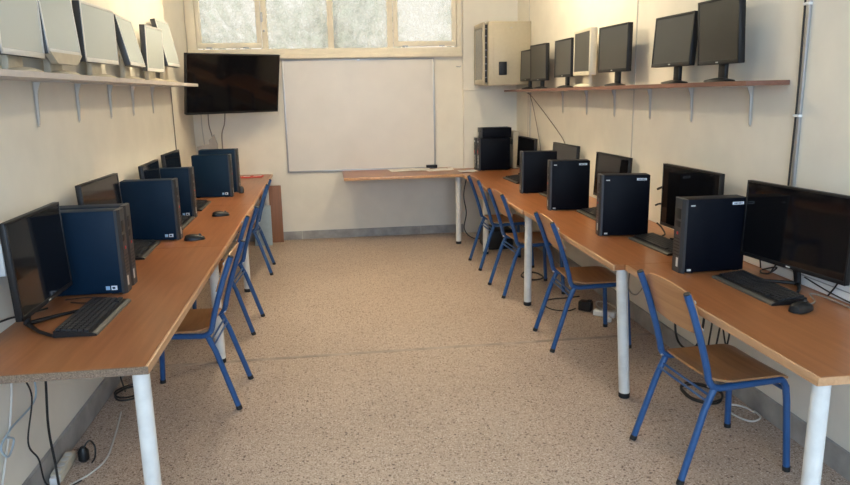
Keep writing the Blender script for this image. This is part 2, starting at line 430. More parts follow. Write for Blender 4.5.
# ------------------------------------------------------------------ computer towers (local +x = front)
def tower(label, loc, rz, D=.34, W=.10, H=.375, mat='case', labside=0, group='black desktop computers on the desks', name='computer_tower', sticker=None):
    t = thing(name, label, 'computer', loc, radians(rz), group)
    MB().box((-.006, 0, H/2+.002), (D-.03, W, H-.004), bev=.004).build('casing', M[mat], t)
    fp = MB(); fx = D/2-.021
    fp.prism([(fx, -W/2), (fx+.012, -W/2), (fx+.022, -W/2+.018), (fx+.022, W/2-.018), (fx+.012, W/2), (fx, W/2)], 0, H+.001, lambda x, y, z: (x, y, z))
    p_ = fp.build('front_panel', M['bezel'], t, smooth=False)
    MB().box((D/2+.0005, 0, H*.80), (.003, W*.55, .05), bev=.001).build('drive_bay', M['black'], p_)
    MB().box((D/2+.0005, 0, H*.66), (.003, W*.55, .03), bev=.001).build('drive_bay', M['black'], p_)
    MB().box((D/2+.001, W*.02, H*.535), (.004, .014, .014), bev=.002).build('power_button', M['redmark'], p_)
    g = MB()
    for k in range(6): g.box((D/2+.0006, 0, H*.24+.016*k), (.002, W*.5, .006))
    g.build('vent_grille', M['black'], p_, smooth=False)
    MB().box((D/2+.0012, -W*.12 if labside < 0 else W*.12, H*.14), (.0012, .018, .045)).build('badge', M['silver'], p_, smooth=False)
    f = MB()
    for sx in (-1, 1):
        for sy in (-1, 1): f.box((sx*D*.36-.006, sy*W*.36, .002), (.03, .014, .004))
    f.build('rubber_foot', M['rubber'], t, smooth=False)
    y = labside*(W/2+.0006)
    if sticker == 'low':                                            # two small stickers near the bottom front corner
        MB().box((D/2-.052, y, .030), (.026, .001, .020)).build('sticker', M['label'], t, smooth=False)
        MB().box((D/2-.054, y*1.016, .030), (.012, .0012, .009)).build('sticker_print', M['case'], t, smooth=False)
        MB().box((D/2-.080, y, .030), (.018, .001, .018)).build('sticker', M['labelb'], t, smooth=False)
    if sticker == 'high':                                           # white asset strip by the top rear corner
        MB().box((-D/2+.060, y, H-.026), (.058, .001, .013)).build('sticker', M['label'], t, smooth=False)
        pr = MB()
        for k in range(7): pr.box((-D/2+.040+.0065*k, y*1.016, H-.026), (.003+.0015*(k % 3), .0012, .005))
        pr.build('sticker_print', M['case'], t, smooth=False)
        MB().box((D/2-.045, y, H-.030), (.022, .001, .006)).build('maker_badge', M['silver'], t, smooth=False)
        MB().box((D/2-.042, y, .016), (.020, .001, .010)).build('sticker', M['silver'], t, smooth=False)
    return t
def corner_loc(cx, cy, rz, D, W, sy):
    """centre of a tower whose front corner (local +D/2, sy*W/2) stands at cx, cy"""
    a = radians(rz); lx, ly = D/2, sy*W/2
    return (cx-(lx*cos(a)-ly*sin(a)), cy-(lx*sin(a)+ly*cos(a)), DZ+.0005)
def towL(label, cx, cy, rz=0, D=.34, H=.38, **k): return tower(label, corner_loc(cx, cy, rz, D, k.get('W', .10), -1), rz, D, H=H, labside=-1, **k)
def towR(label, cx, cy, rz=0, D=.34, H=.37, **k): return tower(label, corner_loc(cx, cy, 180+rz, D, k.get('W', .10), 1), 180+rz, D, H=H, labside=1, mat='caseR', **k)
towL('blue-black computer tower with two pale stickers, nearest on the left desk', -.955, 3.270, 0, .335, .385, sticker='low')
towL('blue-black computer tower close behind the stickered nearest left one', -.962, 3.398, 0, .335, .385)
towL('blue-black computer tower on the left desk beside the nearer mouse', -.953, 4.470, 0, .335, .376, sticker='low')
towL('wide blue-black computer tower standing third along the left wall', -1.000, 5.262, 0, .285, .366, sticker='low')
towL('blue-black computer tower on the far left desk, a bright sticker on its corner', -.862, 6.285, 0, .335, .366, sticker='low')
towL('larger black computer tower partly hidden behind the farthest stickered left one', -.838, 6.56, 0, .345, .390, W=.13)
towR('dark computer tower on the right desk beside the large front monitor', 1.645, 3.095, 1, .335, .36, sticker='high')
towR('dark computer tower second along the right desk, white strip at its top corner', 1.592, 4.015, -9, .305, .370, sticker='high')
towR('dark computer tower third along the right desk, above the empty chair back', 1.575, 4.965, -9, .305, .364, sticker='high')
towR('dark computer tower fourth along the right desk, next to the stacked computers', 1.605, 5.84, -7, .315, .356)
towR('black computer tower under the flat computer, at the front of the corner pair', 1.610, 7.600, 0, .36, .352, W=.095)
towR('black computer tower under the flat computer, at the wall side of the corner pair', 1.595, 7.705, 0, .36, .352, W=.095)
for tw in [o for o in COL.objects if o.name.startswith('computer_tower') and 'corner pair' in o.get('label', '')]:
    pn = [c for c in tw.children if c.name.startswith('front_panel')][0]
    MB().box((.1805, .010, .30), (.0015, .035, .05)).build('sticker', M['label'], pn, smooth=False)
    MB().box((.1805, -.015, .22), (.0015, .03, .05)).build('sticker', M['red'], pn, smooth=False)
    MB().box((.1805, .012, .12), (.0015, .04, .10)).build('sticker', M['silver'], pn, smooth=False)
# flat desktop lying over the pair
t = thing('desktop_computer', 'black desktop computer lying flat on the corner pair of towers', 'computer', (1.81, 7.695, DZ+.3545), pi, 'black desktop computers on the desks')
MB().box((-.005, 0, .056), (.325, .185, .110), bev=.004).build('casing', M['caseR'], t)
fp = MB().box((.165, 0, .056), (.016, .185, .110), bev=.004).build('front_panel', M['bezel'], t)
MB().box((.1735, .03, .075), (.003, .09, .02), bev=.001).build('drive_bay', M['black'], fp)
MB().box((.1735, -.06, .04), (.003, .02, .04)).build('badge', M['silver'], fp, smooth=False)
# slim grey case behind the stack
t = thing('slim_computer', 'slim grey case standing upright between the corner stack and a monitor', 'computer', (2.050, 7.77, DZ+.0005), pi)
MB().box((0, 0, .21), (.07, .20, .41), bev=.006).build('casing', M['tan'], t)
MB().box((0, 0, .003), (.06, .18, .006)).build('rubber_foot', M['rubber'], t, smooth=False)
MB().box((.036, 0, .3), (.003, .15, .06)).build('front_panel', M['bezel'], t, smooth=False)

# ------------------------------------------------------------------ monitors (local +x = viewing direction of the screen)
def monitor(label, side, x, y, z, yaw, w, h, tilt, zbase, style, group, base_off=(0, 0), logo=True, arm=.6):
    rz = pi-radians(yaw) if side == 'R' else radians(yaw)
    t = thing('monitor', label, 'monitor', (x, y, zbase+.0006), rz, group)
    S = dict(modern=('black', 'gloss', .010, .018, .024, 'black'), old=('black', 'matte', .014, .022, .032, 'black'),
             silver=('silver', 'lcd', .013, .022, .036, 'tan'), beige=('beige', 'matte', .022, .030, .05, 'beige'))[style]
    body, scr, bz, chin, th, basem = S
    hc = z-zbase
    X = Matrix.Translation((0, 0, hc)) @ Matrix.Rotation(-radians(tilt), 4, 'Y')
    # housing
    hb = MB(); hb.box((-th/2, 0, 0), (th, w, h), bev=.004)
    hb.build('housing', M['bezel' if style == 'silver' else body], t, xf=X)
    if style != 'modern': MB().box((-th-.012, 0, -.01), (.03, w*.6, h*.6), bev=.01).build('rear_cover', M[body], t, xf=X)
    else: MB().box((-th-.006, 0, -.03), (.014, w*.5, h*.5), bev=.005).build('rear_cover', M[body], t, xf=X)
    b = MB(); d = .004
    b.box((d/2, 0, h/2-bz/2), (d, w, bz), bev=.0012); b.box((d/2, 0, -h/2+chin/2), (d, w, chin), bev=.0012)
    for s in (-1, 1): b.box((d/2, s*(w/2-bz/2), 0), (d, bz, h-.002), bev=.0012)
    b.build('bezel', M[body], t, xf=X)
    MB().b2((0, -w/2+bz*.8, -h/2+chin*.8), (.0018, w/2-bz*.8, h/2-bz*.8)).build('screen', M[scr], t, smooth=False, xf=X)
    if logo: MB().box((d+.0004, 0, -h/2+chin*.5), (.0012, .022, .006)).build('maker_badge', M['alu' if style in ('silver', 'beige') else 'silver'], t, smooth=False, xf=X)
    bx, by = base_off
    zb = hc-h/2*cos(radians(tilt))
    if style == 'modern':
        MB().tube([(-.055+bx, by, .008), (-.05+bx, by, zb*.6), (-.030+bx, by, zb+.05)], .014, 10).build('neck', M['black'], t)
        v = MB()
        for s in (-1, 1):
            v.tube([(-.055+bx, by, .010), (-.055+bx+.08*arm, by+s*.10*arm, .0075), (-.055+bx+.16*arm, by+s*.17*arm, .0075)], [.010, .0075, .0065], 8)
        v.build('base', M['black'], t)
    elif style == 'old':
        MB().box((-.045, 0, zb*.5+.02), (.022, .065, zb+.045), bev=.005).build('neck', M[basem], t)
        MB().lathe([(.9, 0), (1, .003), (.95, .010), (.5, .018), (.2, .022)], (-.025, 0, 0), 28, .065, .105).build('base', M[basem], t)
    else:
        MB().box((-.05, 0, zb*.5+.025), (.03, .15, zb+.06), bev=.006).build('neck', M[basem], t)
        MB().lathe([(.9, 0), (1, .003), (.97, .012), (.6, .022), (.3, .026)], (-.015, 0, 0), 28, .07, .11).build('base', M[basem], t)
    return t
G1 = 'black monitors on the desks'
monitor('large black monitor at the front of the right desk, behind keyboard and mouse', 'R', 1.999, 2.795, 1.019, -8.5, .605, .361, 1.6, DZ, 'modern', G1)
monitor('black monitor behind the front right tower, second along the right wall', 'R', 2.0, 3.72, 1.0, -3.8, .574, .373, 0, DZ, 'modern', G1)
monitor('black monitor third along the right wall, behind the tower with white strip', 'R', 2.02, 4.902, .993, -3.7, .528, .33, 2.8, DZ, 'modern', G1)
monitor('black monitor fourth along the right wall, mostly behind two towers', 'R', 2.02, 5.954, .993, -4.2, .534, .33, 2.7, DZ, 'modern', G1)
monitor('black monitor farthest along the right desk, under the hanging cables', 'R', 1.985, 7.05, .984, -4.4, .50, .328, 2.7, DZ, 'modern', G1)
monitor('black monitor at the front of the left desk, mirroring the tower beside it', 'L', -1.150, 2.888, 1.0256, 0, .515, .366, 2.1, DZ, 'modern', G1, (-.02, -.03), arm=1.0)
monitor('black monitor behind the pair of towers on the left desk', 'L', -1.176, 3.806, 1.070, -3, .522, .314, 2.8, DZ, 'modern', G1)
monitor('black monitor third along the left wall, its top peeking over a tower', 'L', -1.190, 4.92, 1.047, 1, .47, .307, 2.9, DZ, 'modern', G1, arm=.3)
monitor('black monitor farthest along the left wall, left of the farthest towers', 'L', -1.219, 5.73, 1.046, -1.6, .479, .314, 2.9, DZ, 'modern', G1)
# ------------------------------------------------------------------ wall shelves
def shelfz(y, side): return (1.662-.0085*(y-2.76)) if side == 'R' else (1.740-.0042*(y-2.4))
def wall_shelf(label, side, y0, y1, x0, x1, mat, brackets, th=.022):
    t = thing('wall_shelf', label, 'shelf')
    b = MB()
    z0, z1 = shelfz(y0, side), shelfz(y1, side)
    b.prism([(y0, z0-th), (y1, z1-th), (y1, z1), (y0, z0)], x0, x1, lambda p, q, r: (r, p, q))
    b.build('shelf_board', M[mat], t, smooth=False)
    wx = x1-.001 if side == 'R' else x0+.001; sg = -1 if side == 'R' else 1
    for y in brackets:
        z = shelfz(y, side)-th-.002; k = MB()
        k.box((wx+sg*.0015, y, z-.10), (.002, .016, .20)); k.box((wx+sg*.08, y, z-.002), (.16, .022, .003))
        k.prism([(0, 0), (.032, 0), (.014, -.05), (.008, -.19), (0, -.195)], -.003, .003, lambda p, q, r: (wx+sg*p, y+r, z+q))
        k.build('bracket', M['brk'], t, smooth=False)
    return t
wall_shelf('long brown wall shelf of dark monitors above the right desks', 'R', 3.08, 7.64, 1.90, RX-.003, 'shelf', (3.366, 3.963, 4.511, 5.108, 5.687, 6.293))
wall_shelf('long pale grey wall shelf of silver monitors above the left desks', 'L', .9, 6.24, LX+.003, -1.07, 'shelfL', (2.3, 3.417, 3.951, 4.514, 5.018, 5.561))
G2 = 'spare monitors on the right shelf'
def sm(label, x, y, z, yaw, w, h, tilt, style): monitor(label, 'R', x, y, z, yaw, w, h, tilt, shelfz(y, 'R'), style, G2)
sm('black monitor on the right shelf, nearest to the viewer', 1.983, 3.499, 1.906, -.6, .385, .325, -3.5, 'old')
sm('black monitor tilted back with glossy frame, second on the right shelf', 1.985, 3.991, 1.894, -1.7, .441, .289, 3.3, 'old')
sm('black monitor third on the right shelf, standing alone before the pale one', 1.982, 4.858, 1.898, -3, .456, .316, 0, 'old')
sm('pale beige framed monitor on the right shelf', 1.979, 5.466, 1.902, 3.1, .433, .346, 0, 'beige')
sm('black monitor just behind the pale framed one on the right shelf', 1.981, 5.93, 1.879, 0, .43, .31, 0, 'old')
sm('taller black monitor on the right shelf in front of the cream cabinet', 1.981, 6.646, 1.870, -3.7, .42, .335, -1, 'old')
sm('small black monitor at the far end of the right shelf', 1.983, 7.075, 1.858, 0, .38, .300, 1, 'old')
G3 = 'spare monitors on the left shelf'
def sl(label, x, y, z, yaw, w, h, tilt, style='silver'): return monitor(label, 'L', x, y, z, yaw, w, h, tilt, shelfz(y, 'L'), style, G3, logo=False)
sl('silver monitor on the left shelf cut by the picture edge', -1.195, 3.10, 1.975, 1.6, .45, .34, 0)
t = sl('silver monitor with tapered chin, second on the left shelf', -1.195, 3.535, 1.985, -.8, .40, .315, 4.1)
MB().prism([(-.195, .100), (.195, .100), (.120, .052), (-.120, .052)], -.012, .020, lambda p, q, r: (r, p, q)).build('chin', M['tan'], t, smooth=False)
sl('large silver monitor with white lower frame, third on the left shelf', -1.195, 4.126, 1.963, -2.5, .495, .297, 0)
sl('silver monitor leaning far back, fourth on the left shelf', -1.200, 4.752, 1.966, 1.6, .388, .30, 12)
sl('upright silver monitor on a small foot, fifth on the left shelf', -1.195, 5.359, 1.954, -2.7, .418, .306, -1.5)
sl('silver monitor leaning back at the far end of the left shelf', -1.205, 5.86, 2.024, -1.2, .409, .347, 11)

# ------------------------------------------------------------------ keyboards and mice (local +x = away from the typist)
def make_keyboard(label):
    t = thing('keyboard', label, 'keyboard', (0, 0, 0), 0, 'black keyboards on the desks')
    b = MB(); b.prism([(-.078, .0), (.078, .0), (.078, .026), (-.062, .013), (-.078, .008)], -.225, .225, lambda p, q, r: (p, r, q))
    b.build('body', M['black'], t, smooth=False)
    MB().prism([(-.0795, .001), (-.0775, .001), (-.0620, .0136), (-.0640, .0142), (-.0795, .009)], -.224, .224, lambda p, q, r: (p, r, q)).build('front_edge', M['kbedge'], t, smooth=False)
    k = MB(); tl = math.atan2(.013, .14)
    for row in range(6):
        x = .064-row*.0205; z = .013+(x+.062)*.0929
        y = -.217
        while y < .212:
            wd = .0185
            if row == 5 and -.09 < y < -.02: wd = .105
            elif row == 0 and abs(y+.19) < .004: wd = .0185
            if not (.068 < y < .075 or .140 < y < .147):
                k.box((x, -(y+wd/2), z+.004), (.0165, wd-.003, .008), rot=(0, -tl, 0))
            y += wd+.0012
    k.build('keys', M['keys'], t, smooth=False)
    MB().box((.068, -.185, .0275), (.012, .05, .001), rot=(0, -tl, 0)).build('indicator_lights', M['bezel'], t, smooth=False)
    return t
kb = make_keyboard('black keyboard on the right desk in front of the large front monitor')
kb.location = (1.835, 2.775, DZ+.0005); kb.rotation_euler.z = radians(1)
for loc, a, lb in [((1.822, 3.68, DZ+.0005), 3, 'black keyboard on the right desk between the first and second dark towers'),
                   ((1.835, 4.64, DZ+.0005), 0, 'black keyboard on the right desk between the second and third dark towers'),
                   ((1.830, 5.54, DZ+.0005), 2, 'black keyboard on the right desk between the third and fourth dark towers'),
                   ((1.795, 6.68, DZ+.0005), 3, 'black keyboard on the right desk before the corner stack of computers'),
                   ((-.985, 2.912, DZ+.0005), 180-1, 'black keyboard at the front of the left desk beside the mirror-like monitor'),
                   ((-1.130, 4.18, DZ+.0005), 180+2, 'black keyboard on the left desk behind the nearest pair of towers'),
                   ((-1.080, 5.03, DZ+.0005), 180, 'black keyboard on the left desk hidden between two blue-black towers'),
                   ((-1.085, 5.79, DZ+.0005), 180, 'black keyboard on the left desk beside the farthest stickered tower')]:
    dup(kb, loc, radians(a), lb)
def make_mouse(label):
    t = thing('computer_mouse', label, 'mouse', (0, 0, 0), 0, 'black mice on the desks')
    def mf(u, v):
        a = 2*u-1; bb = pi*v
        r = max(0, 1-a*a)**.5
        return Vector((.055*a, .031*r**.7*cos(bb), .002+(.030-.006*a)*r**.6*sin(bb)**.75))
    b = MB()
    N, K = 14, 12
    A = [[b.bm.verts.new(mf(i/N, j/K)) for j in range(K+1)] for i in range(N+1)]
    for i in range(N):
        for j in range(K): b.bm.faces.new((A[i][j], A[i+1][j], A[i+1][j+1], A[i][j+1]))
    bmesh.ops.remove_doubles(b.bm, verts=b.bm.verts, dist=1e-5)
    bmesh.ops.holes_fill(b.bm, edges=b.bm.edges)
    b.build('shell', M['black'], t)
    MB().cyl((.028, -.004, .026), (.028, .004, .026), .007, 12).build('scroll_wheel', M['bezel'], t)
    MB().box((-.01, 0, .0012), (.06, .03, .0024)).build('glide_pad', M['bezel'], t, smooth=False)
    return t
ms = make_mouse('black mouse at the near end of the right front keyboard'); ms.scale = (1.18, 1.18, 1.15); ms.location = (1.838, 2.475, DZ+.0005); ms.rotation_euler.z = radians(30)
for loc, a, lb in [((-.862, 4.448, DZ+.0005), 10, 'black mouse lying on the left desk, the nearer of two'),
                   ((-.826, 5.305, DZ+.0005), 12, 'black mouse lying on the left desk, the farther of two')]:
    dup(ms, loc, radians(a), lb)
t = thing('desk_speaker', 'small dark round speaker beside the farthest left towers', 'speaker', (-.815, 6.50, DZ+.0005), 0)
MB().lathe([(.020, 0), (.024, .01), (.026, .03), (.022, .05), (.012, .062)], seg=20).build('body', M['bezel'], t)
MB().lathe([(.015, 0), (.015, .004), (.01, .006)], seg=16).build('base', M['black'], t)

# ------------------------------------------------------------------ television
tvx, tvy, tvz, tvyaw = -.924, 7.443, 1.73, -56.
t = thing('television', 'large black flat television hanging in the back corner above the left desk', 'television', (tvx, tvy, tvz), radians(tvyaw))
X = Matrix.Rotation(radians(11.), 4, 'Y')
TW, THh = 1.012, .588
MB().box((-.02, 0, 0), (.04, TW, THh), bev=.004).build('housing', M['black'], t, xf=X)
MB().box((-.055, 0, -.03), (.04, TW*.55, THh*.6), bev=.01).build('rear_cover', M['black'], t, xf=X)
b = MB(); b.box((.002, 0, THh/2-.006), (.005, TW, .012), bev=.001); b.box((.002, 0, -THh/2+.009), (.005, TW, .018), bev=.001)
for s in (-1, 1): b.box((.002, s*(TW/2-.006), 0), (.005, .012, THh-.002), bev=.001)
b.build('bezel', M['black'], t, xf=X)
MB().b2((0, -TW/2+.01, -THh/2+.015), (.0016, TW/2-.01, THh/2-.01)).build('screen', M['gloss'], t, smooth=False, xf=X)
mw = MB(); mw.box((-.10, 0, 0), (.06, .25, .25), bev=.004); mw.tube([(-.11, 0, 0), (-.22, .05, .02), (-.33, 0, .02)], .018, 10)
mw.box((-.335, 0, .02), (.02, .08, .2), bev=.003)
mw.build('wall_mount', M['bezel'], t)

# ------------------------------------------------------------------ whiteboard
t = thing('whiteboard', 'wide blank whiteboard in a thin grey frame on the back wall', 'whiteboard')
wx0, wx1, wz0, wz1, wy = -.478, 1.186, .762, 2.012, BY-.004
BYW = BY-.082
MB().b2((wx0+.01, wy-.012, wz0+.01), (wx1-.01, wy, wz1-.03)).build('writing_surface', M['wb'], t, smooth=False)
for lo, hi in (((wx0, wy-.02, wz0), (wx0+.018, wy, wz1-.03)), ((wx1-.018, wy-.02, wz0), (wx1, wy, wz1-.03)), ((wx0+.018, wy-.02, wz0), (wx1-.018, wy, wz0+.018)), ((wx0+.018, wy-.02, wz1-.045), (wx1-.018, wy, wz1-.03))):
    MB().b2(lo, hi, .002).build('frame_strip', M['alu'], t)
MB().box((.35, wy-.018, wz1-.04), (.03, .012, .03), bev=.003).build('hanging_clip', M['steel'], t)

# ------------------------------------------------------------------ wall cabinet
cx0, cx1, cy0, cy1, cz0, cz1 = 1.665, RX-.003, 7.37, 7.855, 1.672, 2.312
t = thing('wall_cabinet', 'cream metal network cabinet on the wall in the back right corner', 'cabinet')
MB().b2((cx0, cy0, cz0), (cx1, cy1, cz1), .006).build('body', M['cab'], t)
MB().b2((cx0+.05, cy0-.004, cz0+.02), (cx1-.05, cy0-.0002, cz1-.02), .002).build('side_panel', M['cab'], t)
MB().box((cx0+.15, cy0-.010, cz0+.17), (.085, .014, .135), bev=.006, seg=3).build('cable_grommet', M['black'], t)
MB().box((cx0+.24, cy0-.006, cz1-.065), (.02, .006, .012), bev=.002).build('lock', M['alu'], t)
d = MB(); d.b2((cx0-.050, cy0+.02, cz0+.005), (cx0-.032, cy1, cz0+.06), .003); d.b2((cx0-.050, cy0+.02, cz1-.06), (cx0-.032, cy1, cz1-.005), .003)
d.b2((cx0-.050, cy0+.02, cz0+.05), (cx0-.032, cy0+.075, cz1-.05), .003); d.b2((cx0-.050, cy1-.055, cz0+.05), (cx0-.032, cy1, cz1-.05), .003)
do = d.build('door', M['cab'], t)
MB().b2((cx0-.046, cy0+.07, cz0+.055), (cx0-.038, cy1-.05, cz1-.055)).build('glass', M['cabglass'], do, smooth=False)
MB().b2((cx0-.032, cy0+.05, cz0+.03), (cx0, cy1-.02, cz1-.03)).build('inner_rack', M['black'], t, smooth=False)
sc_ = MB()
for k in range(8): sc_.box((cx0-.016, cy0+.049, cz0+.08+k*.07), (.008, .003, .006))
sc_.build('rack_bolt', M['steel'], t, smooth=False)

# ------------------------------------------------------------------ wall conduit, socket, trunking
t = thing('wall_conduit', 'vertical white cable conduit with black cable on the right wall', 'conduit')
MB().b2((RX-.014, 2.975, .84), (RX-.001, 2.995, CH-.02), .002).build('cover', M['alu'], t)
MB().tube([(RX-.012, 3.006+.004*sin(z*7), z) for z in [.87+.1*k for k in range(23)]], .005, 6).build('cable', M['cable'], t)
for z in (1.12, 1.50, 1.985): MB().box((RX-.011, 2.993, z), (.020, .042, .012), bev=.002).build('clip', M['pvc'], t)
t = thing('wall_socket', 'white wall socket above the left desk behind the front monitor', 'socket')
MB().box((LX+.015, 2.885, 1.03), (.028, .085, .13), bev=.005).build('box', M['pvc'], t)
MB().box((LX+.031, 2.885, 1.045), (.006, .05, .05), bev=.003).build('outlet', M['silver'], t)
t = thing('cable_trunking', 'white plastic cable trunking along the wall behind the front monitor', 'trunking')
MB().b2((RX-.045, 1.90, DZ+.002), (RX-.003, 3.55, DZ+.072), .004).build('duct', M['pvc'], t)
MB().b2((RX-.047, 1.90, DZ+.046), (RX-.044, 3.55, DZ+.050)).build('lid_joint', M['alu'], t, smooth=False)

# ------------------------------------------------------------------ cables
def cable(label, pts, r=.004, mat='cable', group='loose cables', name='cable', sm_=8):
    return tag(MB().tube(pts, r, 6, sm_).build(name, M[mat]), label, 'cable', group)
def loop(cx, cy, z, rx, ry, n, dz, ph=0):
    return [(cx+rx*cos(ph+2*pi*k/10)*(1+.06*sin(3*k)), cy+ry*sin(ph+2*pi*k/10)*(1+.05*cos(2*k)), z+dz*k/(10*n)) for k in range(10*n+1)]
cable('black cable drooping from the left front desk to the power strip', [(-1.25, 3.00, .715), (-1.235, 2.98, .52), (-1.24, 2.95, .28), (-1.225, 2.93, .12), (-1.19, 2.86, .012), (-1.12, 2.78, .008)], .0055)
cable('thin black kinked cable hanging under the left front desk', [(-1.262, 2.84, .715), (-1.272, 2.86, .56), (-1.262, 2.89, .44), (-1.275, 2.83, .27), (-1.262, 2.87, .17), (-1.25, 2.88, .05), (-1.19, 2.91, .010), (-1.14, 2.96, .008)], .0035)
cable('white cable running down the wall under the left front desk', [(-1.290, 2.82, .72), (-1.291, 2.80, .54), (-1.290, 2.74, .40), (-1.290, 2.66, .28), (-1.289, 2.55, .13)], .0045, 'cablew')
cable('pale grey cable curling on the wall under the left front desk', [(-1.278, 2.93, .72), (-1.277, 2.97, .50), (-1.278, 2.94, .40), (-1.278, 2.72, .39), (-1.278, 2.62, .36), (-1.277, 2.66, .30), (-1.276, 2.72, .34), (-1.275, 2.66, .38)], .004, 'bluebd')
cable('white cable lying on the floor from the left power strip', [(-1.18, 2.93, .007), (-1.12, 3.02, .007), (-1.09, 3.15, .007), (-1.12, 3.40, .007), (-1.16, 3.64, .007)], .0045, 'cablew')
cable('black cable loop on the floor beneath the left front desk', loop(-1.17, 3.86, .008, .075, .10, 2, .03), .0055)
cable('black cable hanging between left desk and the floor loop', [(-1.24, 3.88, .72), (-1.245, 3.86, .4), (-1.20, 3.82, .14), (-1.17, 3.78, .06)], .0045)
cable('black cable along the left wall behind the front monitor', [(-1.29, 2.40, .80), (-1.285, 2.65, .815), (-1.28, 2.82, .80), (-1.27, 2.95, .775), (-1.23, 3.08, .762)], .004)
cable('second black cable along the left wall nearer the desk surface', [(-1.285, 2.36, .772), (-1.28, 2.52, .785), (-1.27, 2.62, .765), (-1.255, 2.68, .7605)], .0035)
cable('black cable from the wall socket to the left front monitor', [(LX+.037, 2.885, 1.06), (-1.245, 2.86, 1.09), (-1.235, 2.80, 1.02), (-1.225, 2.80, .94)], .005, name='hanging_cord')
cable('tangled black cable on the left desk beneath the front monitor', [(-1.20, 3.20, .7605), (-1.10, 3.22, .7605), (-1.02, 3.19, .7605), (-1.00, 3.16, .7605), (-1.08, 3.13, .7605), (-1.16, 3.15, .7605)], .0028)
cable('black cable bridging tower and monitor on the right desk, upper', [(1.958, 4.02, 1.03), (2.02, 4.05, 1.035), (2.085, 4.03, 1.0), (2.095, 3.93, .97)], .008, name='hanging_cord')
cable('black cable bridging tower and monitor on the right desk, middle', [(1.955, 4.03, .93), (2.01, 4.06, .93), (2.075, 4.02, .89), (2.08, 3.96, .84)], .006, name='hanging_cord')
cable('black cable lying from the second right tower toward the next monitor', [(1.965, 4.02, .82), (2.0, 4.03, .79), (1.985, 3.95, .765), (1.93, 3.88, .7605), (1.925, 3.70, .7605), (1.93, 3.5, .7605)], .005)
cable('black cable coil on the right desk under the front monitor', [(2.04, 3.06, .762), (2.015, 3.02, .762), (2.02, 2.97, .77), (2.045, 2.95, .80), (2.06, 3.0, .79), (2.04, 3.05, .768)], .004)
cable('brown-grey cable trailing over the right front desk', [(1.90, 2.52, .762), (1.96, 2.56, .7605), (2.01, 2.66, .762), (2.03, 2.60, .765), (2.035, 2.45, .762), (2.045, 2.30, .7605), (2.045, 2.1, .7605)], .0035, 'cableg')
cable('black cable running beside the trunking on the right front desk', [(2.066, 2.78, .80), (2.068, 2.60, .775), (2.069, 2.40, .764), (2.069, 2.2, .7605), (2.069, 2.0, .7605)], .003)
cable('black mouse cable running under the right front monitor', [(1.90, 2.53, .7605), (1.935, 2.58, .7605), (1.938, 2.75, .7605), (1.938, 2.98, .7605)], .0025)
cable('black cable loop hanging under the right front desk', [(1.97, 3.68, .70), (1.975, 3.72, .45), (1.98, 3.75, .26), (1.985, 3.70, .16), (1.985, 3.56, .17), (1.985, 3.47, .27), (1.985, 3.44, .45), (1.985, 3.43, .70)], .0065)
cable('two-strand black cable hanging by the right wall under the desk', [(2.02, 3.42, .71), (2.02, 3.42, .40), (2.02, 3.44, .22), (2.025, 3.38, .25), (2.02, 3.33, .40), (2.02, 3.27, .30), (2.025, 3.25, .45), (2.03, 3.25, .71)], .005)
cable('black cable coil on the floor behind the front right chair', loop(1.93, 3.32, .008, .095, .13, 2, .02, .5), .0055)
cable('white cable coil on the floor behind the front right chair', loop(2.02, 3.07, .008, .06, .10, 1, .01), .005, 'cablew')
cable('black cable loop hanging under the second right desk', [(1.80, 4.95, .71), (1.79, 4.92, .60), (1.80, 4.86, .53), (1.82, 4.78, .52), (1.83, 4.72, .58), (1.83, 4.70, .71)], .0045)
cable('second hanging cable loop under the second right desk', [(1.76, 5.00, .71), (1.74, 4.96, .64), (1.76, 4.88, .60), (1.79, 4.80, .63), (1.80, 4.76, .71)], .0035, 'cableg')
cable('dark cable on the floor leading from the black plug', [(1.78, 4.90, .008), (1.70, 4.86, .007), (1.60, 4.92, .007), (1.58, 5.06, .007), (1.66, 5.16, .007), (1.80, 5.18, .007), (1.92, 5.20, .007)], .005)
cable('white cable loop on the floor beside the second white leg', loop(2.02, 4.90, .008, .06, .13, 1, .005), .006, 'cablew')
cable('dark cable hanging from the second right desk by its leg', [(1.66, 3.50, .72), (1.67, 3.52, .6), (1.64, 3.55, .52), (1.58, 3.52, .56), (1.56, 3.48, .66), (1.57, 3.46, .72)], .004, 'cableg')
cable('dark cable ring on the floor under the third right desk', loop(1.72, 5.86, .008, .09, .14, 2, .01), .005)
cable('dark cable drooping beside the far corner desk leg', [(1.46, 7.52, .71), (1.43, 7.55, .5), (1.46, 7.56, .3), (1.44, 7.58, .12), (1.52, 7.55, .02), (1.66, 7.50, .01)], .006)
for i, (pts, lb) in enumerate([([(2.06, 7.29, 1.585), (2.09, 7.27, 1.55), (2.10, 7.12, 1.34), (2.10, 6.93, 1.06), (2.07, 6.88, 1.0)], 'dark cable falling steeply from the right shelf end to the far monitor'),
                               ([(2.06, 7.26, 1.585), (2.09, 7.22, 1.55), (2.105, 6.75, 1.37), (2.105, 6.25, 1.18), (2.08, 6.1, 1.1)], 'dark cable slanting from the right shelf end toward the fourth monitor')]):
    cable(lb, pts, .004, 'cableg', 'cables falling from the right shelf', 'hanging_cord')
cable('pale conduit pipe straight down from the right shelf end', [(2.105, 7.33, 1.59), (2.105, 7.33, 1.3), (2.105, 7.34, 1.0), (2.105, 7.34, .8)], .008, 'brk', 'cables falling from the right shelf', 'hanging_cord', sm_=2)
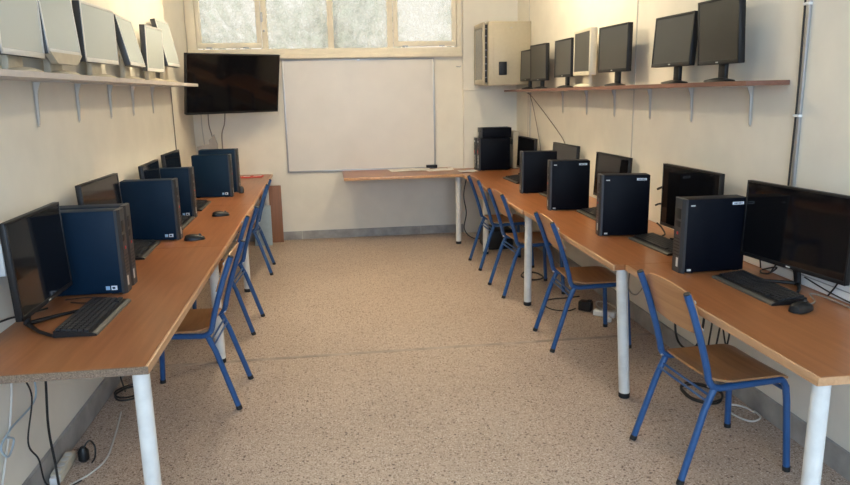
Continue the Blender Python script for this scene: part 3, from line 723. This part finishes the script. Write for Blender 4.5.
for pts, lb, mt in [([(-1.34, 7.86, 1.50), (-1.345, 7.86, 1.30), (-1.33, 7.85, 1.05), (-1.32, 7.84, .80)], 'pale vertical cable on the back wall under the television', 'brk'),
                ([(-1.25, 7.75, 1.50), (-1.262, 7.80, 1.32), (-1.24, 7.82, 1.18), (-1.22, 7.82, .95)], 'dark cable hanging from the television, middle of three', 'cableg'),
                ([(-1.07, 7.72, 1.50), (-1.10, 7.80, 1.33), (-1.14, 7.82, 1.20), (-1.14, 7.82, .95)], 'dark cable slanting from under the television screen', 'cableg')]:
    cable(lb, pts, .006, mt, 'cables below the television', 'hanging_cord')
tag(MB().tube([(LX+.006, LJ-.02, 1.70), (LX+.006, LJ-.02, 1.3), (LX+.006, LJ-.02, .78)], .005, 6).build('cable', M['cableg']), 'thin grey cable down the left wall at its corner', 'cable', 'loose cables')

for k_, (y0, lb) in enumerate([(3.28, 'black cable looped over the white trunking near the front tower'), (3.02, 'black cable looped over the white trunking behind the front monitor'), (2.62, 'black cable looped over the white trunking nearest the viewer')]):
    cable(lb, [(2.064, y0, .7615), (2.064, y0-.03, .80), (2.064, y0-.06, .838), (2.088, y0-.09, .848), (2.088, y0-.12, .846), (2.064, y0-.15, .836), (2.064, y0-.17, .80), (2.064, y0-.18, .7615)], .0035, 'cable', 'cables over the white trunking')
# ------------------------------------------------------------------ power strips
t = thing('power_strip', 'white power strip lying on the floor along the left wall', 'power strip', (-1.248, 3.065, 0), radians(2))
MB().box((0, 0, .026), (.046, .21, .042), bev=.006).build('body', M['beige'], t)
for y in (-.07, -.023, .023, .07): MB().cyl((0, y, .046), (0, y, .049), .016, 16).build('outlet', M['silver'], t)
MB().box((0, -.11, .024), (.04, .04, .034), bev=.006).build('end_cap', M['pvc'], t)
t = thing('power_plug', 'black plug at the far end of the left power strip', 'plug', (-1.190, 3.150, 0), radians(20))
MB().lathe([(.016, 0), (.024, .01), (.024, .05), (.012, .07)], seg=14).build('body', M['black'], t)
MB().tube([(0, 0, .06), (.03, .01, .09), (.05, .02, .05), (.045, -.01, .012), (.03, -.05, .008)], .004, 6, 6).build('lead', M['cable'], t)
t = thing('power_strip', 'white power strip on the floor under the second right desk', 'power strip', (1.93, 4.70, 0), radians(50))
MB().box((0, 0, .024), (.05, .16, .042), bev=.006).build('body', M['pvc'], t)
for y in (-.04, .04): MB().cyl((0, y, .044), (0, y, .0475), .018, 16).build('outlet', M['silver'], t)
t = thing('power_plug', 'black plug and adapter on the floor behind the second right chair', 'plug', (1.845, 4.86, 0), radians(50))
MB().box((0, 0, .04), (.07, .10, .075), bev=.012).build('body', M['black'], t)
MB().box((.0, -.03, .078), (.03, .03, .02), bev=.004).build('cable_boot', M['black'], t)
t = thing('power_plug', 'small white plug on the floor beside the second white leg', 'plug', (1.915, 4.58, 0), radians(20))
MB().lathe([(.014, 0), (.02, .008), (.02, .03), (.01, .04)], seg=14).build('body', M['pvc'], t)
MB().cyl((.004, 0, .038), (.004, 0, .05), .003, 8).build('prong', M['steel'], t)
# black box under the far right desk
t = thing('power_supply_box', 'black box on the floor under the far right desk', 'box', (1.70, 7.15, 0), 0)
MB().box((0, 0, .105), (.28, .36, .20), bev=.01).build('casing', M['black'], t)
MB().box((-.142, 0, .12), (.006, .30, .12), bev=.002).build('front_panel', M['bezel'], t)
MB().box((0, 0, .003), (.22, .3, .006)).build('rubber_foot', M['rubber'], t, smooth=False)

# ------------------------------------------------------------------ papers, eraser, cards
def sheet(label, x, y, w_, h_, rz, z=DZ+.0128, mat='paper', name='paper_sheet', group='papers on the back table', cat='paper'):
    b = MB(); b.grid(lambda u, v: Vector(((u-.5)*w_, (v-.5)*h_, .003*abs(sin(3*u+2*v))**3)), 8, 6, .0015, (0, 0, 1))
    o = b.build(name, M[mat]); o.location = (x, y, z); o.rotation_euler.z = radians(rz); return tag(o, label, cat, group)
sheet('white paper lying leftmost on the back table', .80, 7.80, .32, .24, 8)
sheet('white paper overlapping the leftmost one on the back table', .97, 7.78, .21, .20, -20, DZ+.018)
sheet('white paper in front of the eraser on the back table', 1.17, 7.72, .28, .2, 14)
sheet('white paper between the eraser and the corner towers', 1.33, 7.80, .06, .22, -6)
sheet('large white paper beside the corner towers', 1.49, 7.62, .20, .15, 10, DZ+.0008)
sheet('creased white paper on top of the ones beside the corner towers', 1.46, 7.55, .19, .13, -14, DZ+.006)
t = thing('board_eraser', 'black whiteboard eraser among the papers on the back table', 'eraser', (1.13, 7.90, DZ+.0128), 0)
MB().box((0, 0, .025), (.125, .045, .026), bev=.005).build('grip', M['black'], t)
MB().box((0, 0, .006), (.12, .04, .012)).build('felt_pad', M['bezel'], t, smooth=False)
for k_, (x, w_) in enumerate([(-1.01, .10), (-.90, .10), (-.79, .12)]):
    t = thing('card_strip', ['red and white card strip nearest the towers on the far left desk', 'red and white card strip in the middle at the far left desk end', 'red and white card strip at the aisle corner of the far left desk'][k_], 'card', (x, 7.70+.015*k_, DZ+.0008), radians(2-3*k_), 'red card strips')
    MB().box((0, 0, .004), (w_, .13, .008), bev=.001).build('cover', M['red'], t)
    MB().box((0, .015, .0088), (w_*.7, .05, .0012)).build('white_panel', M['paper'], t, smooth=False)
# grey folded card standing on the larger black tower
t = thing('folded_card', 'grey folded card standing behind the farthest left towers', 'card', (-1.19, 7.10, DZ+.0008), 0)
MB().prism([(-.085, 0), (.03, 0), (.03, .405), (-.085, .385)], -.004, .004, lambda p, q, r: (p, r, q)).build('low_flap', M['card'], t, smooth=False)
MB().prism([(.03, 0), (.115, 0), (.115, .40), (.085, .50), (.03, .445)], -.004, .004, lambda p, q, r: (p, r-.3*(p-.03), q)).build('tall_flap', M['card'], t, smooth=False)

# ------------------------------------------------------------------ boards leaning on the back wall
def leaning(name, label, x0, x1, y, h, th, lean, mat):
    t = MB(); t.b2((x0, -th, 0), (x1, 0, h), .002)
    o = t.build(name, M[mat]); o.location = (0, y, .001); o.rotation_euler.x = radians(-lean)
    return tag(o, label, 'board')
leaning('hardboard_panel', 'brown hardboard panel leaning on the back wall by the left desk', -.80, -.560, 7.862, .635, .012, 3, 'brown')
leaning('painted_panel', 'pale blue panel leaning behind the far left desk leg', -.86, -.672, 7.72, .44, .012, 3, 'bluebd')
tag(MB().tube([(1.44, BY-.002, 1.885), (1.44, BY-.03, 1.885), (1.47, BY-.045, 1.88), (1.48, BY-.045, 1.89)], .006, 8).build('wall_hook', M['alu']), 'small metal hook on the back wall right of the whiteboard', 'hook')

# ------------------------------------------------------------------ unseen fill lamps, added above the frame in place of back window light
def lamp(label, x, y, L, mat):
    t = thing('added_fill_light', label, 'lamp', (x, y, CH), 0, 'added fill lights')
    MB().box((0, 0, -.03), (.24, L, .058), bev=.006).build('housing', M['pvc'], t)
    for s in (-1, 1): MB().cyl((s*.06, -L/2+.03, -.075), (s*.06, L/2-.03, -.075), .016, 12).build('tube', M[mat], t)
for x_ in (-.35, 1.2):
    sd = 'left' if x_ < 0 else 'right'
    lamp('added warm fill light over the far half of the room, %s one' % sd, x_, 5.5, 1.25, 'lamp')
    lamp('added cooler fill light over the near half of the room, %s one' % sd, x_, 1.8, 1.25, 'added_lamp_cool')

# ------------------------------------------------------------------ sky and window portals
wd = bpy.data.worlds.new('sky'); SC.world = wd; wd.use_nodes = True
nt = wd.node_tree; nt.nodes.clear()
out = nt.nodes.new('ShaderNodeOutputWorld'); bg = nt.nodes.new('ShaderNodeBackground')
tc = nt.nodes.new('ShaderNodeTexCoord'); sp = nt.nodes.new('ShaderNodeSeparateXYZ')
nt.links.new(tc.outputs['Generated'], sp.inputs[0])
mr = nt.nodes.new('ShaderNodeMapRange'); mr.inputs[1].default_value = -.6; mr.inputs[2].default_value = .6
nt.links.new(sp.outputs['Y'], mr.inputs[0])
rp = nt.nodes.new('ShaderNodeValToRGB')
rp.color_ramp.elements[0].color = (2.3, 3.1, 4.2, 1); rp.color_ramp.elements[1].color = (.47, .46, .43, 1)
nt.links.new(mr.outputs[0], rp.inputs['Fac']); nt.links.new(rp.outputs['Color'], bg.inputs['Color'])
bg.inputs['Strength'].default_value = 1.6
nt.links.new(bg.outputs[0], out.inputs[0])
def portal(name, loc, rot, sx, sy):
    L = bpy.data.lights.new(name, 'AREA'); L.shape = 'RECTANGLE'; L.size = sx; L.size_y = sy
    L.cycles.is_portal = True
    o = bpy.data.objects.new(name, L); COL.objects.link(o); o.location = loc; o.rotation_euler = rot
portal('portal_back', (.025, BY+.15, 2.5), (radians(-90), 0, 0), 2.93, .96)
portal('portal_front', (.4, RY-.1, 1.85), (radians(90), 0, 0), 2.8, 1.9)

# ------------------------------------------------------------------ camera
cam = bpy.data.cameras.new('camera'); co = bpy.data.objects.new('camera', cam); COL.objects.link(co)
cam.sensor_fit = 'HORIZONTAL'; cam.sensor_width = 36; cam.lens = 704.636/850*36
cam.clip_start = .05; cam.clip_end = 200
r_ = Vector((.99080974, -.13407189, -.0179106)); u_ = Vector((.04593912, .20900141, .97683571)); f_ = Vector((.12722287, .96868113, -.21323978))
m = Matrix((( r_.x, u_.x, -f_.x), (r_.y, u_.y, -f_.y), (r_.z, u_.z, -f_.z))).to_4x4()
co.matrix_world = Matrix.Translation((0, 0, 1.65)) @ m
SC.camera = co
vs = SC.view_settings
vs.view_transform = 'Standard'; vs.look = 'None'; vs.gamma = 1; vs.use_curve_mapping = False
vs.exposure = 0.70
